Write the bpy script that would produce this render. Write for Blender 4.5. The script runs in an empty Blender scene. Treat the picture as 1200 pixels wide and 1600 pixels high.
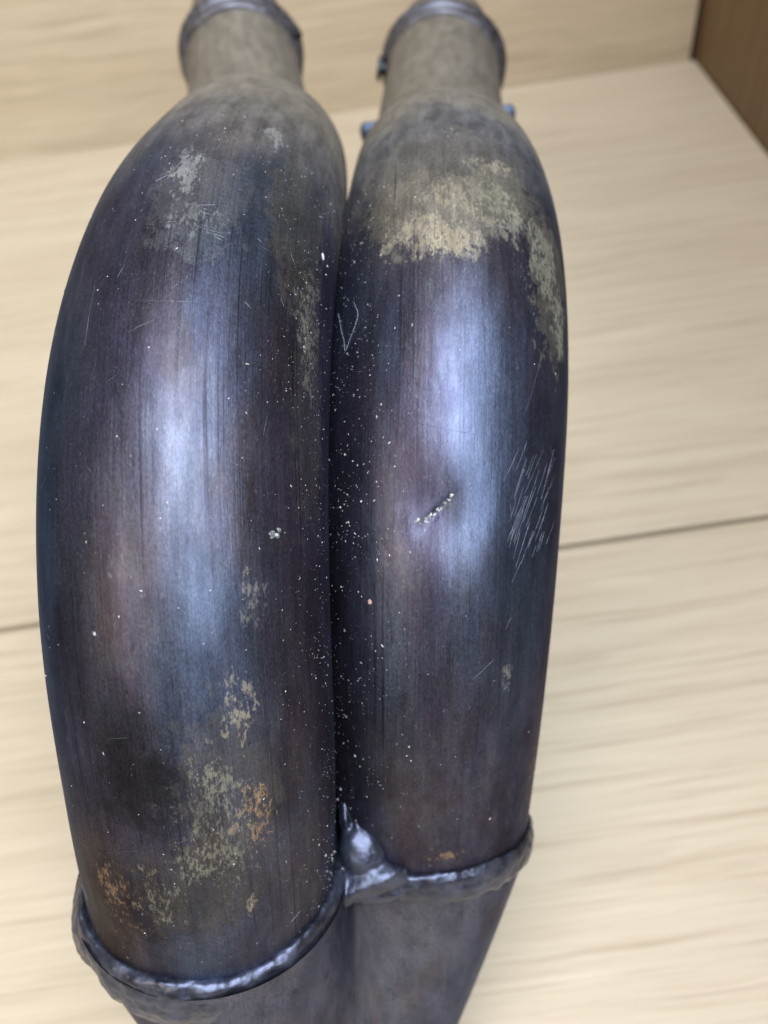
import bpy, bmesh, math, random
import numpy as np
from mathutils import Matrix, Vector, noise as mnoise

# ------------------------------------------------------------------ camera, world, lights, exposure
S = bpy.context.scene
C = S.collection
H = 0.30                                     # camera height above the boards, metres
pit, rol = math.radians(50), math.radians(8.4)
F = Vector((0, math.cos(pit), -math.sin(pit)))
r0, u0 = Vector((1, 0, 0)), Vector((0, math.sin(pit), math.cos(pit)))
RR_ = math.cos(rol) * r0 - math.sin(rol) * u0
UU_ = math.sin(rol) * r0 + math.cos(rol) * u0
cd = bpy.data.cameras.new('camera')
cam = bpy.data.objects.new('camera', cd)
C.objects.link(cam)
M = Matrix.Identity(4)
for i in range(3):
    M[i][0], M[i][1], M[i][2] = RR_[i], UU_[i], -F[i]
M.translation = Vector((0, 0, H))
cam.matrix_world = M
cd.sensor_fit = 'VERTICAL'
cd.sensor_height = 24
cd.lens = 21.0
cd.clip_start, cd.clip_end = 0.005, 50
cd.dof.use_dof = True
cd.dof.focus_distance = 0.149
cd.dof.aperture_fstop = 10.5
S.camera = cam

w = bpy.data.worlds.new('World')
S.world = w
w.use_nodes = True
bg = w.node_tree.nodes['Background']
bg.inputs[0].default_value = (0.80, 0.86, 1.0, 1)
bg.inputs[1].default_value = 0.10

def area(name, loc, target, sx, sy, power, col):
    l = bpy.data.lights.new(name, 'AREA')
    l.shape = 'RECTANGLE'
    l.size, l.size_y = sx, sy
    l.energy = power
    l.color = col
    o = bpy.data.objects.new(name, l)
    C.objects.link(o)
    o.location = loc
    o.rotation_euler = (Vector(target) - Vector(loc)).to_track_quat('-Z', 'Y').to_euler()
    return o
area('window_light', (0.36, -0.36, 1.25), (0.02, 0.15, 0.1), 0.78, 1.75, 60.0, (0.81, 0.895, 1.0))
area('room_light', (-1.0, -0.9, 1.2), (0.0, 0.5, 0.1), 0.8, 0.8, 15.0, (1.0, 0.84, 0.62))

S.view_settings.view_transform = 'Standard'
S.view_settings.look = 'None'
S.view_settings.exposure = 0.0
S.view_settings.gamma = 1.0
S.view_settings.use_curve_mapping = False

# ------------------------------------------------------------------ helpers
def tag(o, label=None, cat=None, group=None, kind=None):
    for k, v in (('label', label), ('category', cat), ('group', group), ('kind', kind)):
        if v:
            o[k] = v
    return o

def link(name, me, mat, parent=None, smooth=True):
    o = bpy.data.objects.new(name, me)
    C.objects.link(o)
    if mat:
        me.materials.append(mat)
    if parent:
        o.parent = parent
    if smooth:
        me.polygons.foreach_set('use_smooth', [True] * len(me.polygons))
    return o

def mesh_np(name, V, faces, uv=None):
    me = bpy.data.meshes.new(name)
    me.from_pydata([tuple(v) for v in V], [], faces)
    if uv is not None:
        l = me.uv_layers.new(name='UVMap')
        idx = np.empty(len(me.loops), dtype=np.int64)
        me.loops.foreach_get('vertex_index', idx)
        l.data.foreach_set('uv', np.asarray(uv, dtype=np.float32)[idx].ravel())
    me.update()
    return me

def catmull(P, n):
    P = np.asarray(P, float)
    P = np.vstack([2 * P[0] - P[1], P, 2 * P[-1] - P[-2]])
    m = len(P) - 3
    t = np.linspace(0, m - 1e-9, n)
    i = t.astype(int)
    t = (t - i)[:, None]
    a, b, c, d = P[i], P[i + 1], P[i + 2], P[i + 3]
    return .5 * ((2 * b) + (-a + c) * t + (2 * a - 5 * b + 4 * c - d) * t ** 2 + (-a + 3 * b - 3 * c + d) * t ** 3)

def nz(x, y, z):
    return mnoise.noise(Vector((x, y, z)))

class NT:
    """tiny node-tree writer"""
    def __init__(s, name):
        s.m = bpy.data.materials.new(name)
        s.m.use_nodes = True
        s.t = s.m.node_tree
        s.b = s.t.nodes['Principled BSDF']
    def put(s, sock, v):
        if isinstance(v, bpy.types.NodeSocket):
            s.t.links.new(v, sock)
        elif v is not None:
            if isinstance(v, (tuple, list)) and len(v) == 3 and sock.type == 'RGBA':
                v = (*v, 1)
            sock.default_value = v
    def n(s, typ, **kw):
        nd = s.t.nodes.new(typ)
        for k, v in kw.items():
            setattr(nd, k, v)
        return nd
    def uv(s):
        return s.n('ShaderNodeUVMap', uv_map='UVMap').outputs[0]
    def obj(s):
        return s.n('ShaderNodeTexCoord').outputs['Object']
    def mul(s, vec, k, off=(0, 0, 0)):
        nd = s.n('ShaderNodeVectorMath', operation='MULTIPLY_ADD')
        s.put(nd.inputs[0], vec); nd.inputs[1].default_value = k
        s.put(nd.inputs[2], off)
        return nd.outputs[0]
    def noise(s, vec, scale=1, detail=4, rough=.55, dist=0, col=False):
        nd = s.n('ShaderNodeTexNoise')
        s.put(nd.inputs['Vector'], vec)
        nd.inputs['Scale'].default_value = scale
        nd.inputs['Detail'].default_value = detail
        nd.inputs['Roughness'].default_value = rough
        nd.inputs['Distortion'].default_value = dist
        return nd.outputs['Color' if col else 'Fac']
    def rng(s, v, a, b, c=0., d=1., smooth=True):
        nd = s.n('ShaderNodeMapRange', interpolation_type='SMOOTHSTEP' if smooth else 'LINEAR')
        s.put(nd.inputs[0], v)
        for i, x in enumerate((a, b, c, d)):
            nd.inputs[i + 1].default_value = x
        return nd.outputs[0]
    def math(s, op, a, b=0., c=None, clamp=False):
        nd = s.n('ShaderNodeMath', operation=op, use_clamp=clamp)
        s.put(nd.inputs[0], a); s.put(nd.inputs[1], b)
        if c is not None:
            s.put(nd.inputs[2], c)
        return nd.outputs[0]
    def mix(s, fac, a, b):
        nd = s.n('ShaderNodeMix', data_type='RGBA')
        s.put(nd.inputs[0], fac); s.put(nd.inputs[6], a); s.put(nd.inputs[7], b)
        return nd.outputs[2]
    def mixf(s, fac, a, b):
        nd = s.n('ShaderNodeMix', data_type='FLOAT')
        s.put(nd.inputs[0], fac); s.put(nd.inputs[2], a); s.put(nd.inputs[3], b)
        return nd.outputs[0]
    def ell(s, uv, c, r, wob=None, inner=.25, outer=1.15):
        """soft ellipse round c with radii r in the uv sheet"""
        v = s.mul(uv, (1 / r[0], 1 / r[1], 0), (-c[0] / r[0], -c[1] / r[1], 0))
        if wob is not None:
            nd = s.n('ShaderNodeVectorMath', operation='ADD')
            s.put(nd.inputs[0], v); s.put(nd.inputs[1], wob)
            v = nd.outputs[0]
        L = s.n('ShaderNodeVectorMath', operation='LENGTH')
        s.put(L.inputs[0], v)
        return s.rng(L.outputs['Value'], outer, inner)
    def bump(s, h, strength, dist, prev=None):
        nd = s.n('ShaderNodeBump')
        nd.inputs['Strength'].default_value = strength
        nd.inputs['Distance'].default_value = dist
        s.put(nd.inputs['Height'], h)
        if prev is not None:
            s.put(nd.inputs['Normal'], prev)
        return nd.outputs[0]
    def out(s, color=None, rough=None, metal=None, normal=None, spec=None):
        for k, v in (('Base Color', color), ('Roughness', rough), ('Metallic', metal), ('Normal', normal), ('Specular IOR Level', spec)):
            if v is not None:
                s.put(s.b.inputs[k], v)
        return s.m

# ------------------------------------------------------------------ materials
def wood(name, light, mid, dark, axis=0, seed=0., rough=.5):
    n = NT(name)
    geo = n.obj()
    info = n.n('ShaderNodeObjectInfo')
    off = n.n('ShaderNodeVectorMath', operation='SCALE')
    n.put(off.inputs[0], (1.7, 3.1, 2.3)); n.put(off.inputs['Scale'], info.outputs['Random'])
    add = n.n('ShaderNodeVectorMath', operation='ADD')
    n.put(add.inputs[0], geo); n.put(add.inputs[1], off.outputs[0])
    p = add.outputs[0]
    def sc(a, c):                                   # a along the grain, c across it
        k = [c, c, c]; k[axis] = a
        return n.mul(p, tuple(k), (seed, seed * 1.7, seed * .6))
    warp = n.noise(sc(5, 9), 1, 3, .5, col=True)
    wv = n.n('ShaderNodeVectorMath', operation='MULTIPLY_ADD')
    n.put(wv.inputs[0], warp); wv.inputs[1].default_value = (.5, 1.1, 1.1); n.put(wv.inputs[2], sc(2.2, 26))
    broad = n.noise(wv.outputs[0], 1, 5, .62)
    wv2 = n.n('ShaderNodeVectorMath', operation='MULTIPLY_ADD')
    n.put(wv2.inputs[0], warp); wv2.inputs[1].default_value = (1, 4, 4); n.put(wv2.inputs[2], sc(6, 190))
    ring = n.noise(wv2.outputs[0], 1, 3, .6)
    ripple = n.noise(n.mul(wv2.outputs[0], (1.6, 2.0, 2.0), (4, 4, 4)), 1, 4, .6)
    pore = n.noise(sc(28, 1100), 1, 3, .65)
    blotch = n.noise(sc(4, 12), 1, 3, .5)
    f1 = n.rng(broad, .28, .74, .1, .8)
    col = n.mix(f1, light, mid)
    col = n.mix(n.math('MULTIPLY', n.rng(ring, .46, .74), .45), col, dark)
    col = n.mix(n.math('MULTIPLY', n.rng(pore, .56, .72), .40), col, dark)
    col = n.mix(n.math('MULTIPLY', n.rng(blotch, .42, .75), .35), col, mid)
    col = n.mix(n.math('MULTIPLY', n.rng(ripple, .50, .68), .22), col, mid)
    col = n.mix(n.math('MULTIPLY', n.rng(ripple, .50, .32), .30), col, tuple(min(.8, x * 1.16) for x in light))
    fibre_ = n.noise(sc(9, 420), 1, 4, .7)
    col = n.mix(n.math('MULTIPLY', n.rng(fibre_, .50, .66), .5), col, dark)
    bmp = n.bump(pore, .25, .0004)
    return n.out(col, n.rng(ring, .3, .7, rough - .06, rough + .08), 0., bmp, .35)

m_oak = wood('oak_boards', (.535, .452, .335), (.465, .38, .272), (.345, .265, .18), 0, 0.)
m_wall = wood('oak_panel', (.54, .455, .335), (.44, .355, .245), (.31, .24, .16), 0, 5.3)
m_side = wood('shaded_oak_panel', (.20, .13, .065), (.145, .09, .045), (.085, .05, .026), 2, 2.2)  # slightly browner oak, with the unlit face's shade painted into the colours
n = NT('dark_gap')
m_gap = n.out((.03, .027, .024), .9, 0.)

def metal(name, seed, top_s, patches=(), tints=(), darks=(), films=(), base=None, streak=1.0, rough0=.42, top_col=(.26, .235, .21)):
    """heat-darkened steel, written in the tube's own sheet: u across (cm from the ridge), v along (cm)"""
    n = NT(name)
    uv = n.uv()
    def sc(a, b, o=0.):
        return n.mul(uv, (a, b, 1), (seed + o, seed * 1.37 + o, seed * .71 + o))
    wob = n.noise(sc(2.6, 2.2, 3.), 1, 6, .72, col=True)
    wobv = n.n('ShaderNodeVectorMath', operation='MULTIPLY_ADD')
    n.put(wobv.inputs[0], wob); wobv.inputs[1].default_value = (1.7, 1.7, 0); wobv.inputs[2].default_value = (-.85, -.85, 0)
    wobv = wobv.outputs[0]
    purple, blue, brown = base or ((.069, .060, .091), (.077, .097, .146), (.068, .056, .064))
    large = n.noise(sc(.42, .16), 1, 3, .5)
    col = n.mix(n.rng(large, .36, .64), purple, blue)
    mid = n.noise(sc(.85, .33, 7.), 1, 5, .6)
    col = n.mix(n.math('MULTIPLY', n.rng(mid, .50, .70), .75), col, brown)
    # cloudy oxide mottling, drawn out along the tube
    mott = n.noise(sc(3.4, 1.3, 11.), 1, 8, .68)
    col = n.mix(n.math('MULTIPLY', n.rng(mott, .47, .72), .5), col, (.105, .12, .155))
    mott2 = n.noise(sc(5.0, 2.2, 17.), 1, 8, .7)
    col = n.mix(n.math('MULTIPLY', n.rng(mott2, .54, .72), .6), col, (.032, .028, .036))
    speck = n.noise(sc(15, 9, 23.), 1, 4, .7)
    col = n.mix(n.math('MULTIPLY', n.rng(speck, .60, .72), .5), col, (.20, .215, .25))
    # tints (temper colours)
    for c, r, tc, a in tints:
        e = n.ell(uv, c, r, None, .1, 1.3)
        e = n.math('MULTIPLY', e, n.rng(mid, .2, .7, .65, 1.))
        col = n.mix(n.math('MULTIPLY', e, a), col, tc)
    for c, r, a in darks:
        e = n.ell(uv, c, r, wobv, .1, 1.2)
        col = n.mix(n.math('MULTIPLY', e, a), col, (.022, .020, .022))
    # grey, dusty bloom towards the cooler far end of the tube
    sep = n.n('ShaderNodeSeparateXYZ'); n.put(sep.inputs[0], uv)
    vv = n.math('ADD', sep.outputs[1], n.math('MULTIPLY', n.math('SUBTRACT', mid, .5), 5.0))
    top = n.rng(vv, top_s, top_s + 4.5)
    col = n.mix(n.math('MULTIPLY', top, .92), col, n.mix(n.rng(mott, .4, .65), top_col, tuple(x * .58 for x in top_col)))
    end = n.rng(vv, top_s + 3.6, top_s + 6.2)
    col = n.mix(n.math('MULTIPLY', end, .8), col, (.25, .222, .182))
    # thin matt films with torn edges
    torn = n.noise(sc(4.5, 3.6, 61.), 1, 9, .74, col=True)
    tv = n.n('ShaderNodeVectorMath', operation='MULTIPLY_ADD')
    n.put(tv.inputs[0], torn); tv.inputs[1].default_value = (2.2, 2.2, 0); tv.inputs[2].default_value = (-1.1, -1.1, 0)
    fm = None
    for c, r, fc, a in films:
        e = n.rng(n.ell(uv, c, r, tv.outputs[0], .3, 1.2), .30, .62)
        e = n.math('MULTIPLY', e, n.rng(mott, .30, .62, .45 * a, a))
        col = n.mix(e, col, fc)
        fm = e if fm is None else n.math('MAXIMUM', fm, e)
    # bare worn patches
    fine = n.noise(sc(17, 8, 31.), 1, 9, .76)
    fine2 = n.noise(sc(5, 3.2, 37.), 1, 6, .7)
    pm = None
    for c, r, pc, a, thr in patches:
        e = n.ell(uv, c, r, wobv, .15, 1.25)
        g = n.math('ADD', n.math('MULTIPLY', fine, 1.9), n.math('MULTIPLY', fine2, 1.1))
        k = n.math('ADD', n.math('MULTIPLY', e, .75), n.math('SUBTRACT', g, 1.5))
        k = n.rng(k, thr - .06, thr + .10)
        k = n.math('MULTIPLY', k, n.rng(e, .02, .2))
        k = n.math('MULTIPLY', k, a * .8)
        col = n.mix(k, col, n.mix(n.rng(fine2, .35, .65), pc, tuple(x * .72 for x in pc)))
        pm = k if pm is None else n.math('MAXIMUM', pm, k)
    # drawn streaks along the tube
    st = n.noise(sc(13, .16, 41.), 1, 3, .6)
    st_m = n.rng(st, .60, .70)
    st_m = n.math('MULTIPLY', st_m, n.rng(n.noise(sc(.8, .35, 43.), 1, 2, .5), .42, .58))
    st_m = n.math('MULTIPLY', st_m, .8 * streak)
    st_m = n.math('MULTIPLY', st_m, n.math('SUBTRACT', 1., top))
    col = n.mix(st_m, col, (.035, .033, .045))
    st2 = n.rng(n.noise(sc(30, .22, 71.), 1, 3, .6), .56, .68)
    col = n.mix(n.math('MULTIPLY', n.math('MULTIPLY', st2, n.rng(mid, .4, .6)), .3 * streak), col, (.028, .026, .036))
    hair = n.noise(sc(60, .7, 47.), 1, 3, .6)
    ro = n.rng(hair, .3, .7, rough0 - .05, rough0 + .06, False)
    ro = n.math('ADD', ro, n.math('MULTIPLY', n.math('SUBTRACT', mott, .5), -.22))
    ro = n.math('ADD', ro, n.math('MULTIPLY', top, .17))
    if fm is not None:
        ro = n.math('ADD', ro, n.math('MULTIPLY', fm, .15))
    if pm is not None:
        ro = n.math('ADD', ro, n.math('MULTIPLY', pm, .2))
    me = n.math('SUBTRACT', .88, n.math('MULTIPLY', top, .28))
    if pm is not None:
        me = n.math('SUBTRACT', me, n.math('MULTIPLY', pm, .55), clamp=True)
    grain = n.noise(sc(32, 20, 83.), 1, 4, .75)
    gs = n.math('MULTIPLY', n.rng(grain, .34, .68, .80, 1.24), n.rng(hair, .3, .7, .90, 1.10))
    gs = n.math('MULTIPLY', gs, n.rng(n.noise(sc(2.2, .9, 89.), 1, 6, .65), .32, .68, .80, 1.22))
    vs = n.n('ShaderNodeVectorMath', operation='SCALE')
    n.put(vs.inputs[0], col); n.put(vs.inputs['Scale'], gs)
    col = vs.outputs[0]
    ro = n.math('ADD', ro, n.math('MULTIPLY', n.math('SUBTRACT', grain, .5), .2))
    b = n.bump(hair, .10, .00012)
    b = n.bump(grain, .06, .00012, b)
    b = n.bump(st, .10, .0004, b)
    b = n.bump(fine, .22, .00025, b)
    b = n.bump(n.noise(sc(1.1, .55, 53.), 1, 3, .5), .12, .002, b)
    n.b.inputs['Specular Tint'].default_value = (.32, .345, .43, 1)
    return n.out(col, ro, me, b)

TAN, OLI, ORA, GRE = (.37, .315, .215), (.27, .255, .19), (.42, .265, .13), (.29, .295, .275)
m_pipe_l = metal('darkened_steel_left', 3.1, 17.0, top_col=(.20, .182, .165),
    patches=[((.7, 8.8), (1.5, 2.4), OLI, .6, .76), ((1.25, 8.8), (.7, 1.3), ORA, .6, .78), ((-1.2, 7.2), (1.2, 1.6), ORA, .5, .86), ((.2, 18.1), (.45, 1.2), GRE, .8, .62), ((1.6, 20.0), (.5, .9), GRE, .8, .70), ((.55, 16.9), (1.0, .7), GRE, .55, .76),
             ((2.9, 15.8), (.7, 2.2), OLI, .6, .68), ((1.30, 9.0), (.45, .8), ORA, .65, .74), ((1.15, 10.6), (.55, .9), TAN, .75, .72),
             ((.65, 9.5), (.5, .8), OLI, .8, .72), ((-1.5, 7.5), (.45, .9), ORA, .55, .76), ((1.05, 7.1), (.25, .4), TAN, .85, .68),
             ((-.5, 7.4), (1.0, 1.1), OLI, .6, .78), ((1.5, 11.9), (.5, .7), OLI, .6, .74), ((.3, 8.3), (1.1, .9), OLI, .55, .76)],
    tints=[((-3.0, 13.0), (1.4, 5.5), (.025, .06, .12), .9), ((.3, 13.4), (.9, 1.8), (.10, .085, .085), .4), ((-2.2, 6.5), (1.6, 2.6), (.12, .09, .05), .75),
           ((3.0, 9.5), (1.0, 6.0), (.07, .052, .07), .8), ((2.4, 6.6), (1.2, 2.0), (.13, .11, .11), .7), ((.9, 11.0), (.7, 2.5), (.08, .10, .15), .5)],
    films=[((.9, 9.3), (1.1, 1.7), (.13, .112, .09), .45), ((.3, 7.6), (1.6, 1.2), (.085, .075, .055), .5), ((.5, 17.4), (1.1, 1.6), (.17, .175, .18), .5), ((2.4, 18.0), (.9, 2.4), (.14, .13, .105), .6), ((2.9, 14.6), (.6, 2.4), (.12, .12, .10), .5)],
    darks=[((-.6, 9.6), (1.0, 1.3), .85), ((-.9, 7.2), (1.3, 1.3), .6), ((-1.6, 11.2), (.9, 1.2), .5)])
m_pipe_r = metal('darkened_steel_right', 9.4, 15.6, top_col=(.185, .183, .185),
    patches=[((-.55, 15.8), (1.4, .85), TAN, .75, .66), ((.15, 15.55), (.8, .6), TAN, .95, .56), ((1.15, 16.4), (1.1, 1.1), OLI, .85, .66), ((.3, 16.6), (1.8, 1.5), TAN, .7, .80),
             ((2.15, 15.7), (.85, 1.5), OLI, .9, .62), ((2.65, 14.8), (.6, 1.1), OLI, .85, .66), ((1.0, 17.5), (.9, .5), TAN, .7, .70), ((0.2, 16.5), (.8, .9), TAN, .55, .72),
             ((.25, 5.3), (.75, .22), ORA, .75, .66), ((2.5, 6.4), (.5, 1.6), ORA, .5, .76), ((1.3, 9.1), (.25, .5), OLI, .7, .74)],
    tints=[((-.4, 17.0), (2.4, 2.1), (.17, .155, .14), .85), ((-2.3, 11.0), (1.2, 6.0), (.045, .032, .050), .8), ((.5, 13.2), (.9, 2.4), (.11, .13, .20), .6),
           ((1.6, 12.0), (1.2, 3.5), (.045, .06, .105), .7), ((2.8, 6.5), (.8, 2.6), (.15, .11, .09), .6), ((-.9, 6.8), (1.1, 1.6), (.07, .05, .052), .6)],
    films=[((0, 17.3), (2.7, 1.9), (.20, .185, .16), .55), ((-.6, 16.3), (1.5, 1.15), (.24, .22, .185), .75), ((.35, 16.2), (.9, 1.1), (.28, .25, .20), .75), ((1.2, 16.9), (.9, 1.0), (.27, .25, .19), .6), ((2.4, 15.5), (.9, 1.9), (.22, .215, .18), .75)],
    darks=[((-2.6, 8.0), (1.0, 3.0), .5)])
m_coll = metal('collector_steel', 15.2, 60., base=((.110, .098, .122), (.120, .125, .170), (.125, .098, .098)), streak=.1, rough0=.35)
m_neck = metal('bare_grey_steel', 21.0, -20., streak=.2, rough0=.34, tints=[((-2.5, 36), (2, 2.5), (.20, .13, .08), .7), ((1, 29), (4, 2.2), (.16, .155, .15), .6), ((2.6, 32), (2, 3), (.13, .125, .12), .7)], top_col=(.255, .24, .205))

def plain_metal(name, a, b, rough, metallic, scale=400, bs=.5, bd=.0006):
    n = NT(name)
    p = n.obj()
    f = n.noise(p, scale, 5, .6)
    g = n.noise(p, scale * .25, 3, .5)
    c = n.mix(n.rng(f, .35, .68), a, b)
    c = n.mix(n.math('MULTIPLY', n.rng(g, .5, .7), .5), c, tuple(x * .5 for x in a))
    return n.out(c, n.rng(f, .3, .7, rough - .08, rough + .1), metallic, n.bump(f, bs, bd))
m_weld = plain_metal('weld_metal', (.06, .064, .09), (.11, .122, .175), .40, .85, 260, .25, .0004)
m_band = plain_metal('band_steel', (.10, .096, .105), (.19, .19, .23), .46, .85, 300, .2)
m_bolt = plain_metal('bolt_steel', (.02, .02, .022), (.05, .05, .055), .45, .7, 300, .2)
m_lug = plain_metal('lug_steel', (.085, .115, .175), (.13, .165, .235), .58, .8, 300, .2)
n = NT('pale_dust'); m_dust = n.out(n.mix(n.rng(n.noise(n.obj(), 900, 2), .4, .6), (.56, .56, .58), (.34, .31, .27)), .7, 0.)
n = NT('bright_scratch'); m_scr = n.out(n.mix(n.rng(n.noise(n.obj(), 500, 2), .4, .6), (.19, .20, .235), (.10, .11, .135)), .4, .8)
n = NT('pale_flake'); m_flake = n.out(n.mix(n.rng(n.noise(n.obj(), 1400, 3), .4, .6), (.40, .42, .41), (.10, .115, .11)), .5, .2)
n = NT('white_chip'); m_chip = n.out(n.mix(n.rng(n.noise(n.obj(), 900, 2), .4, .6), (.86, .85, .80), (.7, .69, .64)), .5, 0.)
n = NT('copper_chip'); m_cop = n.out(n.mix(n.rng(n.noise(n.obj(), 900, 2), .4, .6), (.62, .36, .25), (.5, .3, .22)), .5, .1)
n = NT('pale_fibre'); m_fib = n.out(n.mix(n.rng(n.noise(n.obj(), 700, 2), .4, .6), (.62, .66, .78), (.5, .54, .66)), .5, 0.)

# ------------------------------------------------------------------ the setting: boards, back panel, side panel
def board(name, x0, x1, y0, y1, z0, z1, mat, parent, bev=.0009):
    bm = bmesh.new()
    bmesh.ops.create_cube(bm, size=1)
    for v in bm.verts:
        v.co = Vector(((x1 - x0) * v.co.x, (y1 - y0) * v.co.y, (z1 - z0) * v.co.z))
    if bev:
        bmesh.ops.bevel(bm, geom=bm.edges[:], offset=bev, segments=2, affect='EDGES', profile=.5)
    me = bpy.data.meshes.new(name)
    bm.to_mesh(me); bm.free()
    o = link(name, me, mat, parent, False)
    o.location = ((x0 + x1) / 2, (y0 + y1) / 2, (z0 + z1) / 2)
    if parent:
        o.matrix_parent_inverse = Matrix.Translation(-parent.location)
    return o

XS, YW = 0.2625, 0.620                         # side panel face, back panel face
floor = board('floor', -1.2, XS + .05, -.9, YW + .06, -.05, -.0125, m_gap, None, 0)
tag(floor, 'pale oak floor boards with one dark joint', None, None, 'structure')
def fplank(y0, y1, ob=.0009):
    return board('plank', -1.15, XS - .001, y0, y1, -.012, 0, m_oak, floor, ob)
seams = [-.745, -.552, -.359, -.166, .0265, .2195]
for a, b in zip(seams[:-1], seams[1:]):
    fplank(a + .0008, b - .0008, .0018)
fplank(.2195 + .0008, .4130, .0003)
fplank(.4131, YW - .0006, .0003)
wall = board('back_wall', -1.15, XS - .0042, YW, YW + .018, -.011, .62, m_wall, None, .0008)
tag(wall, 'pale oak back wall panel with horizontal grain', None, None, 'structure')
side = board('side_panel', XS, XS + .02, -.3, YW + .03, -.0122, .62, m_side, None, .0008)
tag(side, 'oak side panel in the corner at right, its shade painted in dark brown', 'panel')

# ------------------------------------------------------------------ the exhaust header
WL = [[-0.04922, 0.06121, 0.09475], [-0.04139, 0.07526, 0.13968], [-0.03637, 0.09584, 0.17253], [-0.03169, 0.12371, 0.19111], [-0.0270, 0.15855, 0.19486], [-0.0227, 0.19846, 0.18601], [-0.02165, 0.24145, 0.1691], [-0.02546, 0.2801, 0.14211]]
WR = [[-0.00209, 0.08103, 0.08981], [0.00367, 0.09496, 0.12881], [0.00968, 0.1134, 0.15743], [0.01623, 0.13742, 0.17438], [0.0219, 0.16602, 0.1799], [0.02663, 0.198, 0.17484], [0.03051, 0.23258, 0.16218], [0.03398, 0.26951, 0.1442]]
RING_L, RING_R = [-0.02974, 0.37205, 0.14616], [0.04864, 0.35817, 0.13712]

class Tube:
    def __init__(s, W, ext, ring, r=.025):
        W = np.array(W); ring = np.array(ring)
        t = W[0] - W[1]; t /= np.linalg.norm(t)
        d = ring - W[-1]; d /= np.linalg.norm(d)
        P = catmull(np.vstack([W[0] + t * ext, W, ring, ring + d * .05]), 900)
        s.T = np.gradient(P, axis=0); s.T /= np.linalg.norm(s.T, axis=1)[:, None]
        e1 = np.cross([1., 0, 0], s.T); s.e1 = e1 / np.linalg.norm(e1, axis=1)[:, None]
        s.e2 = np.cross(s.T, s.e1)
        s.P = P; s.r = r
        s.s = np.r_[0, np.cumsum(np.linalg.norm(np.diff(P, axis=0), axis=1))]
        s.s_ring = s.s[np.argmin(((P - ring) ** 2).sum(1))]
        s.dents = []
    def fr(s, q):
        f = lambda A: np.array([np.interp(q, s.s, A[:, k]) for k in range(3)]).T
        return f(s.P), f(s.T), f(s.e1), f(s.e2)
    def pt(s, q, th, off=0., r=None):
        """surface points for arrays q (metres along) and th (radians from the ridge)"""
        q = np.asarray(q, float); th = np.asarray(th, float)
        p, t, a, b = s.fr(q)
        n_ = np.cos(th)[..., None] * a + np.sin(th)[..., None] * b
        rr = (s.r if r is None else r) + off
        for (q0, t0, wq, wt, dep, rot) in s.dents:
            x = (th - t0) * s.r; y = q - q0
            x, y = x * math.cos(rot) + y * math.sin(rot), -x * math.sin(rot) + y * math.cos(rot)
            rr = rr - dep * np.exp(-(x / wt) ** 2 - (y / wq) ** 2)
        return p + np.asarray(rr)[..., None] * n_ if np.ndim(rr) else p + rr * n_
    def sheet(s, name, s0, s1, ns, nt, mat, parent, rfun=None, s0fun=None, s1fun=None):
        q = np.linspace(s0, s1, ns); th = np.linspace(-math.pi, math.pi, nt + 1)
        Q, TH = np.meshgrid(q, th, indexing='ij')
        if s0fun:
            S0 = np.array([s0fun(x) for x in th])[None, :]
            S1 = np.array([s1fun(x) for x in th])[None, :] if s1fun else s1
            Q = S0 + (Q - s0) * (S1 - S0) / (s1 - s0)
        rr = None
        if rfun:
            rr = np.array([rfun(x) for x in q])[:, None] * np.ones_like(TH)
        V = s.pt(Q.ravel(), TH.ravel(), 0., None if rr is None else rr.ravel())
        UV = np.stack([TH.ravel() * s.r * 100, Q.ravel() * 100], 1)
        m = nt + 1
        Fc = [(i * m + j, i * m + j + 1, (i + 1) * m + j + 1, (i + 1) * m + j) for i in range(ns - 1) for j in range(nt)]
        return link(name, mesh_np(name, V, Fc, UV), mat, parent)

TL = Tube(WL, .03, RING_L)
TR = Tube(WR, .035, RING_R)
ROT = math.radians(38)
TR.dents += [(.1163, -.05, .0058, .0070, .0016, 0.), (.1161, -.06, .00055,   .0036, .0006, ROT)]
TL.dents += [(.155, 1.0, .012, .010, .0003, 0.)]

header = bpy.data.objects.new('exhaust_header', None)
C.objects.link(header)
header.location = (-.03, .05, 0)
tag(header, 'dark heat blued steel exhaust header with two bent pipes welded into a collector', 'exhaust header')
def adopt(o):                                   # built in world space: keep it there under the moved root
    o.matrix_parent_inverse = Matrix.Translation(-header.location)
    return o

def ring_s(which, th):
    """where the pipe meets the collector, metres along, by angle round the tube"""
    if which == 'L':
        return .0512 + .0022 * math.cos(th) + .0012 * math.sin(th)
    return .0335 + .0136 * math.cos(th - .05)

JL, JR = .316, .272                             # where the bend ends and the narrower neck begins (metres along)
def bend_r(j):
    def f(x):
        return .025 + (.0013 if j == JL else .0005) * math.exp(-((x - j + .030) / .026) ** 2) - .0016 * max(0, min(1, (x - j + .022) / .022)) ** 2
    return f
pipe_l = adopt(TL.sheet('bent_pipe', .012, JL, 430, 240, m_pipe_l, header, bend_r(JL), lambda t: ring_s('L', t) - .004, lambda t: JL - .002 + .009 * math.sin(t)))
pipe_r = adopt(TR.sheet('bent_pipe', .008, JR, 400, 240, m_pipe_r, header, bend_r(JR), lambda t: ring_s('R', t) - .004))
pipe_l['label'] = 'nearer bent pipe with mottled brown and orange worn spots'
pipe_r['label'] = 'farther bent pipe with dent and pale worn patch'
def neck_r(j, ring, r0_):
    def f(x):
        b = .0010 * math.exp(-((x - j - .001) / .0018) ** 2)     # the joint bead
        if x > ring + .006:
            return .0188
        k = min(1, max(0, (x - j) / max(.01, ring - j)))
        return r0_ - (r0_ - .0215) * k + (0 if x < j else b) + .0004 * math.exp(-((x - ring + .004) / .004) ** 2)
    return f
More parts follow.
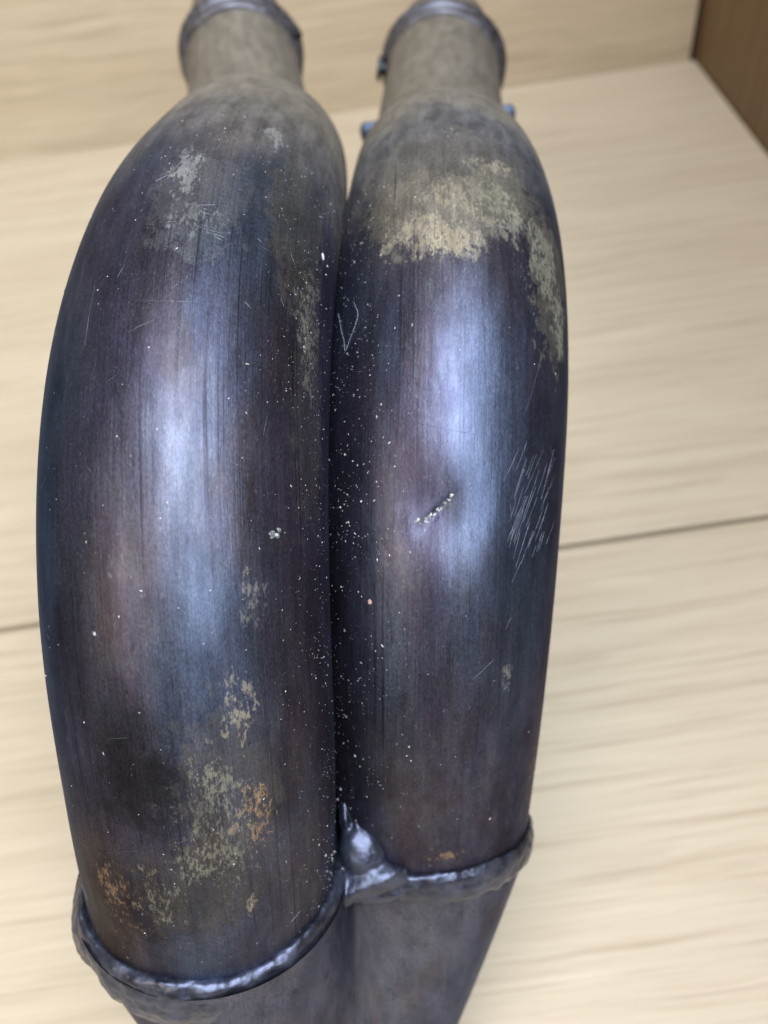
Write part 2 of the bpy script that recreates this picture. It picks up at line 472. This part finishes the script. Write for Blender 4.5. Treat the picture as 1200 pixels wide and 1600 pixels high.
for T, J in ((TL, JL), (TR, JR)):
    adopt(T.sheet('neck_tube', J - .016, T.s[-1] - .012, 110, 96, m_neck, header, neck_r(J, T.s_ring, .0236 if T is TL else .0234)))

def band(T, sc, mat, tilt=0.):
    """raised double-ridged band round the neck, closed profile"""
    prof = [(-.0052, .0212), (-.0052, .0228), (-.0042, .0238), (-.0022, .0240), (-.0012, .0230), (-.0002, .0224), (.0010, .0231), (.0022, .0247), (.0040, .0249), (.0052, .0240), (.0056, .0212), (.0050, .0185)]
    nt = 96
    V = []; k = len(prof)
    th = np.linspace(-math.pi, math.pi, nt, endpoint=False)
    for ds, r in prof:
        V.append(T.pt(np.full(nt, sc + ds), th, 0., np.full(nt, r) + .0003 * np.sin(th * 3 + ds * 900)))
    V = np.vstack(V)
    Fc = [(i * nt + j, i * nt + (j + 1) % nt, (i + 1) * nt + (j + 1) % nt, (i + 1) * nt + j) for i in range(k - 1) for j in range(nt)]
    return adopt(link('clamp_band', mesh_np('clamp_band', V, Fc), mat, header))
band(TL, TL.s_ring, m_band)
band(TR, TR.s_ring, m_band)

def stud(name, c, axis, r, l, mat, sides=6, parent=header):
    """bolt with hexagon head, washer face and shank, along axis"""
    bm = bmesh.new()
    rings = [(0, r * .55, 20), (l * .55, r * .55, 20), (l * .55, r * 1.12, 20), (l * .66, r * 1.12, 20), (l * .66, r, sides), (l * .94, r, sides), (l, r * .82, sides)]
    prev = None
    z = Vector(axis).normalized(); x = z.orthogonal().normalized(); y = z.cross(x)
    nn = 24
    for h, rr, sd in rings:
        vs = []
        for k in range(nn):
            a = 2 * math.pi * k / nn
            q = rr
            if sd == 6:
                am = (a % (math.pi / 3)) - math.pi / 6
                q = rr * math.cos(math.pi / 6) / math.cos(am) * 1.06
            vs.append(bm.verts.new(Vector(c) + z * h + x * q * math.cos(a) + y * q * math.sin(a)))
        if prev:
            for k in range(nn):
                bm.faces.new((prev[k], prev[(k + 1) % nn], vs[(k + 1) % nn], vs[k]))
        prev = vs
    bm.faces.new(prev)
    me = bpy.data.meshes.new(name); bm.to_mesh(me); bm.free()
    return adopt(link(name, me, mat, parent, False))
def lug(c, d, mat):
    """rounded spring lug: a disc-ended tab standing off the neck"""
    bm = bmesh.new()
    bmesh.ops.create_uvsphere(bm, u_segments=24, v_segments=14, radius=1)
    z = Vector(d).normalized(); x = Vector((0, 1, .3)).normalized(); x = (x - z * x.dot(z)).normalized(); y = z.cross(x)
    for v in bm.verts:
        p = v.co.copy()
        if p.z < 0:
            p.z *= 3.4; p.x *= .72; p.y *= .9
        v.co = Vector(c) + x * p.x * .0036 + y * p.y * .0060 + z * p.z * .0032
    me = bpy.data.meshes.new('spring_lug'); bm.to_mesh(me); bm.free()
    return adopt(link('spring_lug', me, mat, header))
p, t, a, b = TR.fr(np.array([TR.s_ring - .040]))
p, a, b = Vector(p[0]), Vector(a[0]), Vector(b[0])
lug((0.0150, .3170, .1362), (-1, 0, -.25), m_lug)
lug((0.0655, .3166, .1352), (1, 0, -.25), m_lug)
def band_bolt(T, c, mat, r=.0042, l=.0068):
    c = Vector(c)
    k = int(np.argmin(((T.P - np.array(c)) ** 2).sum(1)))
    ax = c - Vector(T.P[k]); t = Vector(T.T[k]); ax = (ax - t * ax.dot(t)).normalized()
    return stud('clamp_bolt', Vector(T.P[k]) + ax * .0222, ax, r, l, mat)
band_bolt(TR, (0.02527, 0.35608, 0.14189), m_bolt, .0044, .0036)
band_bolt(TL, (-0.0095, 0.36969, 0.15332), m_bolt, .0026, .0040)

# ---- collector: two lobes flowing into one outlet
A0 = TL.fr(np.array([.0505])); B0 = TR.fr(np.array([.0375]))
cL0, cR0 = A0[0][0], B0[0][0]
D = -(A0[1][0] + B0[1][0]); D /= np.linalg.norm(D)
NK, NA = 70, 200
LEN = .1085
V, UVc = [], []
for k in range(NK):
    t = k / (NK - 1)
    e = t * LEN
    m = t * t * (3 - 2 * t)
    cl = cL0 + D * e; cr = cR0 + D * e
    midp = (cl + cr) / 2
    h = (cr - cl) / 2
    sep = 1 - .98 * min(1, (t / .95)) ** 1.15
    ax = h - D * np.dot(h, D); lenh = np.linalg.norm(h)
    shear = h * (1 - t)                       # the first section follows the two rims, the last is square to the outlet
    a_ = h / lenh; b_ = np.cross(D, a_); b_ /= np.linalg.norm(b_)
    rl = .0279 + .0004 * m; rr_ = .0266 + .0012 * m
    k_s = .006 + .014 * t
    hl = lenh * sep
    mid2 = midp + (-.003 * t) * a_
    for j in range(NA + 1):
        ang = 2 * math.pi * j / NA
        dx, dy = math.cos(ang), math.sin(ang)
        lo, hi = 0., .075
        for _ in range(22):
            r_ = (lo + hi) / 2
            px_, py_ = r_ * dx, r_ * dy
            d1 = math.hypot(px_ + hl, py_) - rl
            d2 = math.hypot(px_ - hl, py_) - rr_
            q = max(k_s - abs(d1 - d2), 0) / k_s
            d_ = min(d1, d2) - q * q * k_s * .25
            if d_ < 0: lo = r_
            else: hi = r_
        v_ = mid2 + a_ * lo * dx + b_ * lo * dy
        if t < .6:                            # the upper edge follows the two rims
            up = np.zeros(3); wl = .5 - .5 * math.tanh(lo * dx / .006)
            for T_, fr_, nm, s_, w_ in ((TL, A0, 'L', .0505, wl), (TR, B0, 'R', .0375, 1 - wl)):
                dv = v_ - (fr_[0][0] + D * e)
                th_ = math.atan2(np.dot(dv, fr_[3][0]), np.dot(dv, fr_[2][0]))
                up += w_ * fr_[1][0] * (ring_s(nm, th_) - .0005 - (s_ + np.dot(dv, fr_[1][0])))
            v_ = v_ + up * (1 - t / .6) ** 2
        V.append(v_)
        UVc.append((ang * 3.2, e * 100))
m_ = NA + 1
Fc = [(i * m_ + j, i * m_ + j + 1, (i + 1) * m_ + j + 1, (i + 1) * m_ + j) for i in range(NK - 1) for j in range(NA)]
coll = adopt(link('collector', mesh_np('collector', V, Fc, UVc), m_coll, header))

# ---- weld beads round the two rims
def weld(T, which, r0_, seed, lump=None):
    n1, n2 = 300, 28
    V = []
    for i in range(n1):
        th = 2 * math.pi * i / n1
        q = ring_s(which, th)
        c = T.pt(np.array([q]), np.array([th]), .0006)[0]
        p_, t_, a_, b_ = T.fr(np.array([q]))
        nrm = math.cos(th) * a_[0] + math.sin(th) * b_[0]
        tt = t_[0]
        wob = 1 + .13 * nz(math.cos(th) * 8 + seed, math.sin(th) * 8, 4.) + .16 * nz(math.cos(th) * 3 + seed, math.sin(th) * 3, seed) +   .025 * math.sin(th * 46 + 2 * nz(th * 2, seed, 0))
        rad = r0_ * wob
        if lump:
            for l0, lw, la in lump:
                dth = (th - l0 + math.pi) % (2 * math.pi) - math.pi
                rad *= 1 + la * math.exp(-(dth / lw) ** 2)
        for j in range(n2):
            ph = 2 * math.pi * j / n2
            rr = rad * (1 + .07 * nz(th * 7 + seed, math.cos(ph) * 1.4, math.sin(ph) * 1.4) + .13 * nz(th * 2.5 + seed, math.cos(ph) * 3.4, math.sin(ph) * 3.4 + th))
            V.append(c + nrm * rr * .56 * math.cos(ph) + tt * (rr * 1.6 * math.sin(ph) - rad * 1.2))
    Fc = [(i * n2 + j, ((i + 1) % n1) * n2 + j, ((i + 1) % n1) * n2 + (j + 1) % n2, i * n2 + (j + 1) % n2) for i in range(n1) for j in range(n2)]
    return adopt(link('weld_bead', mesh_np('weld_bead', V, Fc), m_weld, header))
parts_w = [weld(TL, 'L', .0036, 2.3, [(-1.30, .22, .55), (-.95, .10, -.18), (-.72, .16, .25), (-.2, .3, .18), (.35, .2, -.1)]), weld(TR, 'R', .0031, 7.7, [(-1.0, .4, .35), (1.45, .45, -.38)])]
# the lump that closes the crotch between the pipes, fingers of weld running up the joint, the web below it
def blob(name, c, rx, ry, rz, seed, amp=.12, rot=0.):
    bm = bmesh.new()
    bmesh.ops.create_icosphere(bm, subdivisions=5, radius=1)
    c = Vector(c)
    ca, sa = math.cos(rot), math.sin(rot)
    for v in bm.verts:
        d = v.co.copy()
        k = 1 + amp * nz(d.x * 1.5 + seed, d.y * 1.5, d.z * 1.5) + amp * .35 * nz(d.x * 5 + seed, d.y * 5, d.z * 2)
        x, y = d.x * rx * k, d.y * ry * k
        v.co = c + RR_ * (x * ca - y * sa) + UU_ * (x * sa + y * ca) + F * (d.z * rz * k)
    me = bpy.data.meshes.new(name); bm.to_mesh(me); bm.free()
    return adopt(link(name, me, m_weld, header))
BC = Vector((-0.01518, 0.06727, 0.11364)) - F * .0006
for args in ((BC + RR_ * .0004 + F * .0006, .0050, .0056, .0046, 1.2, .08), (BC + UU_ * .0072 - RR_ * .0030 + F * .0010, .0013, .0052, .003, 4.2, .2, .06), (BC + UU_ * .0072 - RR_ * .0008 + F * .0014, .0012, .0048, .003, 8.2, .2, .2),
             (BC + UU_ * .0056 + RR_ * .0016 + F * .0020, .0012, .0040, .003, 5.2, .2, .5), (BC - UU_ * .0062 + RR_ * .0020 + F * .0008, .0085, .0032, .0046, 6.1, .15, .22),
             (BC - UU_ * .0082 - RR_ * .0022 + F * .0014, .0064, .0030, .0046, 2.1, .15, .75), (BC - UU_ * .0088 + RR_ * .0030 + F * .0026, .0080, .0032, .0044, 3.1, .15, .12)):
    parts_w.append(blob('lump', *args))
bm = bmesh.new()
for o in parts_w:
    bm.from_mesh(o.data)
    bpy.data.objects.remove(o)
me = bpy.data.meshes.new('weld_raw'); bm.to_mesh(me); bm.free()
tmp = bpy.data.objects.new('weld_raw', me); C.objects.link(tmp)
md = tmp.modifiers.new('remesh', 'REMESH'); md.mode = 'VOXEL'; md.voxel_size = .00042
md = tmp.modifiers.new('smooth', 'SMOOTH'); md.factor = .5; md.iterations = 9
dg = bpy.context.evaluated_depsgraph_get()
me2 = bpy.data.meshes.new_from_object(tmp.evaluated_get(dg))
bpy.data.objects.remove(tmp)
co = np.empty(len(me2.vertices) * 3); me2.vertices.foreach_get('co', co); co = co.reshape(-1, 3)
nn_ = np.empty(len(me2.vertices) * 3); me2.vertices.foreach_get('normal', nn_); nn_ = nn_.reshape(-1, 3)
dsp = np.array([nz(*(c_ * 420)) * .00022 + nz(*(c_ * 1100)) * .00010 for c_ in co])
me2.vertices.foreach_set('co', (co + nn_ * dsp[:, None]).ravel())
me2.materials.clear()
adopt(link('weld_bead', me2, m_weld, header))
sp_ = TR.pt(np.array([ring_s('R', 1.02) - .0008]), np.array([1.02]), .0012)[0]
blob('weld_spatter', sp_, .0010, .0010, .0010, 3.3, .1)
# ------------------------------------------------------------------ marks and debris on the pipes
rnd = random.Random(4)
def strips(T, lines, name, wid=.00011, off=.00006):
    V, Fc = [], []
    for ln in lines:
        pts = np.array(ln, float)
        n_ = max(6, int(np.abs(np.diff(pts, axis=0)).sum() * 14))
        P = catmull(pts, n_) if len(pts) > 2 else pts[0] + (pts[1] - pts[0]) * np.linspace(0, 1, n_)[:, None]
        wob = np.array([nz(k * .22 + ln[0][0] * 9, ln[0][1], 0) for k in range(n_)])
        P[:, 1] += wob * .018
        d = np.gradient(P, axis=0); d /= np.linalg.norm(d, axis=1)[:, None] + 1e-9
        nr = np.stack([-d[:, 1], d[:, 0]], 1)
        w_ = wid * 100 * np.sin(np.linspace(.06, math.pi - .06, n_)) ** .6 * rnd.uniform(.15, .9) / 2
        a, b = P + nr * w_[:, None], P - nr * w_[:, None]
        i0 = len(V)
        for X, o_ in ((a, 0), (P, off), (b, 0)):
            V += list(T.pt(X[:, 0] / 100, X[:, 1] / 100 / T.r, .00002 + o_))
        for k in range(n_ - 1):
            for q in (0, 1):
                Fc.append((i0 + q * n_ + k, i0 + (q + 1) * n_ + k, i0 + (q + 1) * n_ + k + 1, i0 + q * n_ + k + 1))
    o = link(name, mesh_np(name, V, Fc), m_scr, None)
    return o
SL = [[(15.5, -0.26), (15.48, 0.22), (15.5, 0.7)], [(16.74, 0.5), (16.68, 0.83), (16.72, 1.13)], [(16.0, -1.13), (15.05, -1.18)], [(15.95, 0.13), (15.82, 0.39)], [(15.82, 0.92), (16.05, 1.4)], [(15.23, 0.04), (15.09, -0.39)], [(16.56, 2.79), (16.51, 3.0)], [(7.79, -0.79), (7.9, -0.48)], [(10.19, -0.96), (10.24, -0.61)], [(14.2, 1.88), (13.93, 1.79)], [(8.25, -1.22), (8.36, -0.74)], [(16.98, 2.27), (16.79, 2.4)]]
SR = [[(12.82, -0.79), (12.74, -0.22), (12.7, 0.35), (12.7, 0.96)], [(12.78, 0.09), (12.58, 0.0), (12.33, -0.09)], [(10.48, 0.92), (10.3, 0.83)], [(14.01, 1.92), (13.6, 1.76), (13.14, 1.53)], [(13.85, -0.52), (13.77, -0.44)], [(10.35, -1.61), (10.44, -1.44)], [(9.44, 0.96), (9.16, 0.57)]]
SR += [[(11.17, 1.92), (11.0, 1.79)], [(12.29, 2.49), (11.92, 2.18)], [(12.09, 2.27), (11.72, 2.01)], [(11.51, 1.35), (11.17, 1.22)], [(11.47, 1.66), (11.21, 1.53)], [(12.5, 1.75), (12.21, 1.57)], [(12.29, 1.53), (11.88, 1.31)], [(11.92, 1.61), (11.42, 1.35)], [(11.55, 2.62), (11.17, 2.27)], [(12.46, 1.57), (11.92, 1.31)], [(12.54, 1.83), (12.17, 1.61)], [(11.76, 2.23), (11.25, 1.88)], [(11.88, 1.35), (11.55, 1.22)], [(11.67, 1.4), (11.25, 1.18)], [(12.33, 1.92), (11.84, 1.66)], [(11.92, 1.88), (11.47, 1.61)], [(11.42, 1.48), (11.0, 1.31)], [(12.46, 2.18), (11.96, 1.88)], [(12.7, 1.57), (12.29, 1.35)], [(11.38, 2.18), (11.08, 2.01)], [(11.72, 1.53), (11.25, 1.31)], [(12.58, 2.49), (12.21, 2.18)]]
for _ in range(16):
    v, u = rnd.uniform(11.3, 12.8), rnd.uniform(1.3, 2.6)
    l = rnd.uniform(.1, .8)
    SR.append([(v, u), (v - l, u - l * rnd.uniform(.45, .75))])
for _ in range(18):                              # fine crosswise wear on the shoulder of the nearer pipe
    v, u = rnd.gauss(16.7, .55), rnd.gauss(.5, .55)
    l = rnd.uniform(.05, .28)
    SL.append([(v, u), (v + rnd.uniform(-.5, .5) * l, u + l)])
for _ in range(40):
    v, u = rnd.uniform(6, 17), rnd.uniform(-2.6, 2.6)
    l = rnd.uniform(.05, .3); a = rnd.uniform(0, math.pi)
    SL.append([(v, u), (v + l * math.sin(a), u + l * math.cos(a))])
for _ in range(30):
    v, u = rnd.uniform(6, 16), rnd.uniform(-1.8, 2.6)
    l = rnd.uniform(.05, .25); a = rnd.uniform(0, math.pi)
    SR.append([(v, u), (v + l * math.sin(a), u + l * math.cos(a))])
for T, ln, pr in ((TL, SL, pipe_l), (TR, SR, pipe_r)):
    o = strips(T, ln, 'scratches', .000032)
    o['kind'] = 'stuff'
    o.parent = pr
    o.matrix_parent_inverse = Matrix.Identity(4)

def grains(spec, name, mat):
    """dust: many tiny lopsided grains sitting on the metal"""
    V, Fc = [], []
    for T, v, u, r in spec:
        th = u / 100 / T.r
        p, t, a, b = T.fr(np.array([v / 100]))
        c = T.pt(np.array([v / 100]), np.array([th]), r * .25)[0]
        nr = math.cos(th) * a[0] + math.sin(th) * b[0]; tg = t[0]; sd = np.cross(nr, tg)
        g = rnd.uniform(0, math.pi); el = rnd.choice((1, 1, 1.1, 1.2, 1.4, 1.8, 2.4))
        x = tg * math.cos(g) + sd * math.sin(g); y = -tg * math.sin(g) + sd * math.cos(g)
        i0 = len(V)
        for k in range(5):
            an = 2 * math.pi * k / 5 + rnd.uniform(-.3, .3)
            V.append(c + x * r * el * math.cos(an) * rnd.uniform(.7, 1.1) + y * r * math.sin(an) * rnd.uniform(.7, 1.1) - nr * r * .3)
        V.append(c + nr * r * rnd.uniform(.25, .6))
        for k in range(5):
            Fc.append((i0 + k, i0 + (k + 1) % 5, i0 + 5))
    o = link(name, mesh_np(name, V, Fc), mat, None, False)
    return o
class Clumps(list):
    def append(s, it):
        if rnd.random() < .40 + 2.2 * max(0, nz(it[1] * .9, it[2] * .9, 3.) + .5 * nz(it[1] * 2.6, it[2] * 2.6, 9.)):
            super().append(it)
spec = Clumps()
def size():
    return min(.00026,   .000054 * math.exp(rnd.gauss(0, .6)))
for _ in range(1900):                             # shaded inner flank of the farther pipe
    spec.append((TR, rnd.uniform(5.5, 17.5), -rnd.triangular(.2, 3.4, 2.4), size()))
for _ in range(260):
    spec.append((TR, rnd.uniform(5.0, 19), rnd.gauss(.3, 1.2), size() * .8))
for _ in range(1500):                             # inner flank of the nearer pipe
    spec.append((TL, rnd.uniform(5.5, 20), rnd.triangular(1.2, 3.9, 3.2), size() * .9))
for _ in range(520):
    spec.append((TL, rnd.uniform(5.5, 19), rnd.gauss(-.2, 1.4), size() * .85))
for _ in range(160):
    spec.append((TL, rnd.gauss(19.2, .8), rnd.gauss(.3, 1.3), size()))
for _ in range(120):
    spec.append((TR, rnd.gauss(17.6, .9), rnd.gauss(-1.0, 1.0), size()))
for _ in range(60):
    spec.append((TL, rnd.uniform(5.2, 7.2), rnd.gauss(3.2, .25), size() * 1.5))
dust = grains(spec, 'dust', m_dust)
tag(dust, 'scattered pale dust grains lying on the dark pipes', 'dust', None, 'stuff')

def crumbs(name, T, items, mat, label, cat):
    """a flake made of a few ragged lumps fused in one mesh"""
    bm = bmesh.new()
    for v, u, rx, ry, h, g in items:
        th = u / 100 / T.r
        p, t, a, b = T.fr(np.array([v / 100]))
        c = Vector(T.pt(np.array([v / 100]), np.array([th]), 0.)[0])
        nr = Vector(math.cos(th) * a[0] + math.sin(th) * b[0]); tg = Vector(t[0]); sd = nr.cross(tg)
        x = tg * math.cos(g) + sd * math.sin(g); y = sd * math.cos(g) - tg * math.sin(g)
        res = bmesh.ops.create_icosphere(bm, subdivisions=3, radius=1)
        for vv in res['verts']:
            d = vv.co.copy()
            k = 1 + .75 * nz(d.x * 1.8 + v * 7, d.y * 1.8 + u * 5, d.z * 1.8) + .2 * nz(d.x * 6 + v, d.y * 6, d.z * 6)
            vv.co = c + x * d.x * rx * k + y * d.y * ry * k + nr * (d.z * h * k + h * .3)
    me = bpy.data.meshes.new(name); bm.to_mesh(me); bm.free()
    return tag(link(name, me, mat, None, False), label, cat)
mm = .001
burr = []
for k in range(17):
    f_ = k / 16
    burr.append((11.46 + .40 * f_ ** 1.25 + rnd.gauss(0, .022), -.52 + .68 * f_ + rnd.gauss(0, .018), rnd.uniform(.3, .62) * mm * (1 - .35 * f_), rnd.uniform(.14, .30) * mm, rnd.uniform(.05, .12) * mm, -1.05 + rnd.gauss(0, .5)))
crumbs('metal_burr', TR, burr,
       m_flake, 'ragged pale crust in the dent of the farther pipe', 'crust')
crumbs('paint_flake', TL, [(12.70, 1.90, .55*mm, .5*mm, .14*mm, .3), (12.68, 2.0, .5*mm, .4*mm, .14*mm, 1.2), (12.75, 2.05, .4*mm, .35*mm, .1*mm, .8)],
       m_flake, 'pale grey flake stuck on the nearer pipe beside the seam', 'flake')
crumbs('paint_chip', TL, [(17.76, 3.20, .62*mm, .32*mm, .15*mm, .3)], m_chip, 'small white chip high on the nearer pipe by the gap', 'chip')
crumbs('rust_chip', TR, [(10.28, -1.38, .42*mm, .3*mm, .12*mm, .2)], m_cop, 'tiny copper coloured chip low on the farther pipe', 'chip')
crumbs('dirt_speck', TL, [(11.55, -1.02, .36*mm, .24*mm, .12*mm, .6)], m_flake, 'small pale speck on the left flank of the nearer pipe', 'speck')

def fibre(name, T, pts, label, rad=.00002):
    P = catmull(np.array(pts, float), 60)
    cv = bpy.data.curves.new(name, 'CURVE'); cv.dimensions = '3D'; cv.bevel_depth = rad; cv.bevel_resolution = 1
    sp = cv.splines.new('POLY'); sp.points.add(len(P) - 1)
    W_ = T.pt(P[:, 0] / 100, P[:, 1] / 100 / T.r, .00012)
    for k, q in enumerate(W_):
        sp.points[k].co = (*q, 1)
    tmp = bpy.data.objects.new(name, cv); C.objects.link(tmp)
    dg = bpy.context.evaluated_depsgraph_get()
    me = bpy.data.meshes.new_from_object(tmp.evaluated_get(dg))
    bpy.data.objects.remove(tmp)
    return tag(link(name, me, m_fib, None), label, 'fibre')
fibre('lint_fibre', TR, [(14.85, -2.5), (14.5, -2.36), (14.2, -2.22), (14.02, -2.16), (14.2, -2.02), (14.45, -1.86), (14.6, -1.84), (14.85, -1.98)], 'pale bent lint fibre on the farther pipe beside the seam')
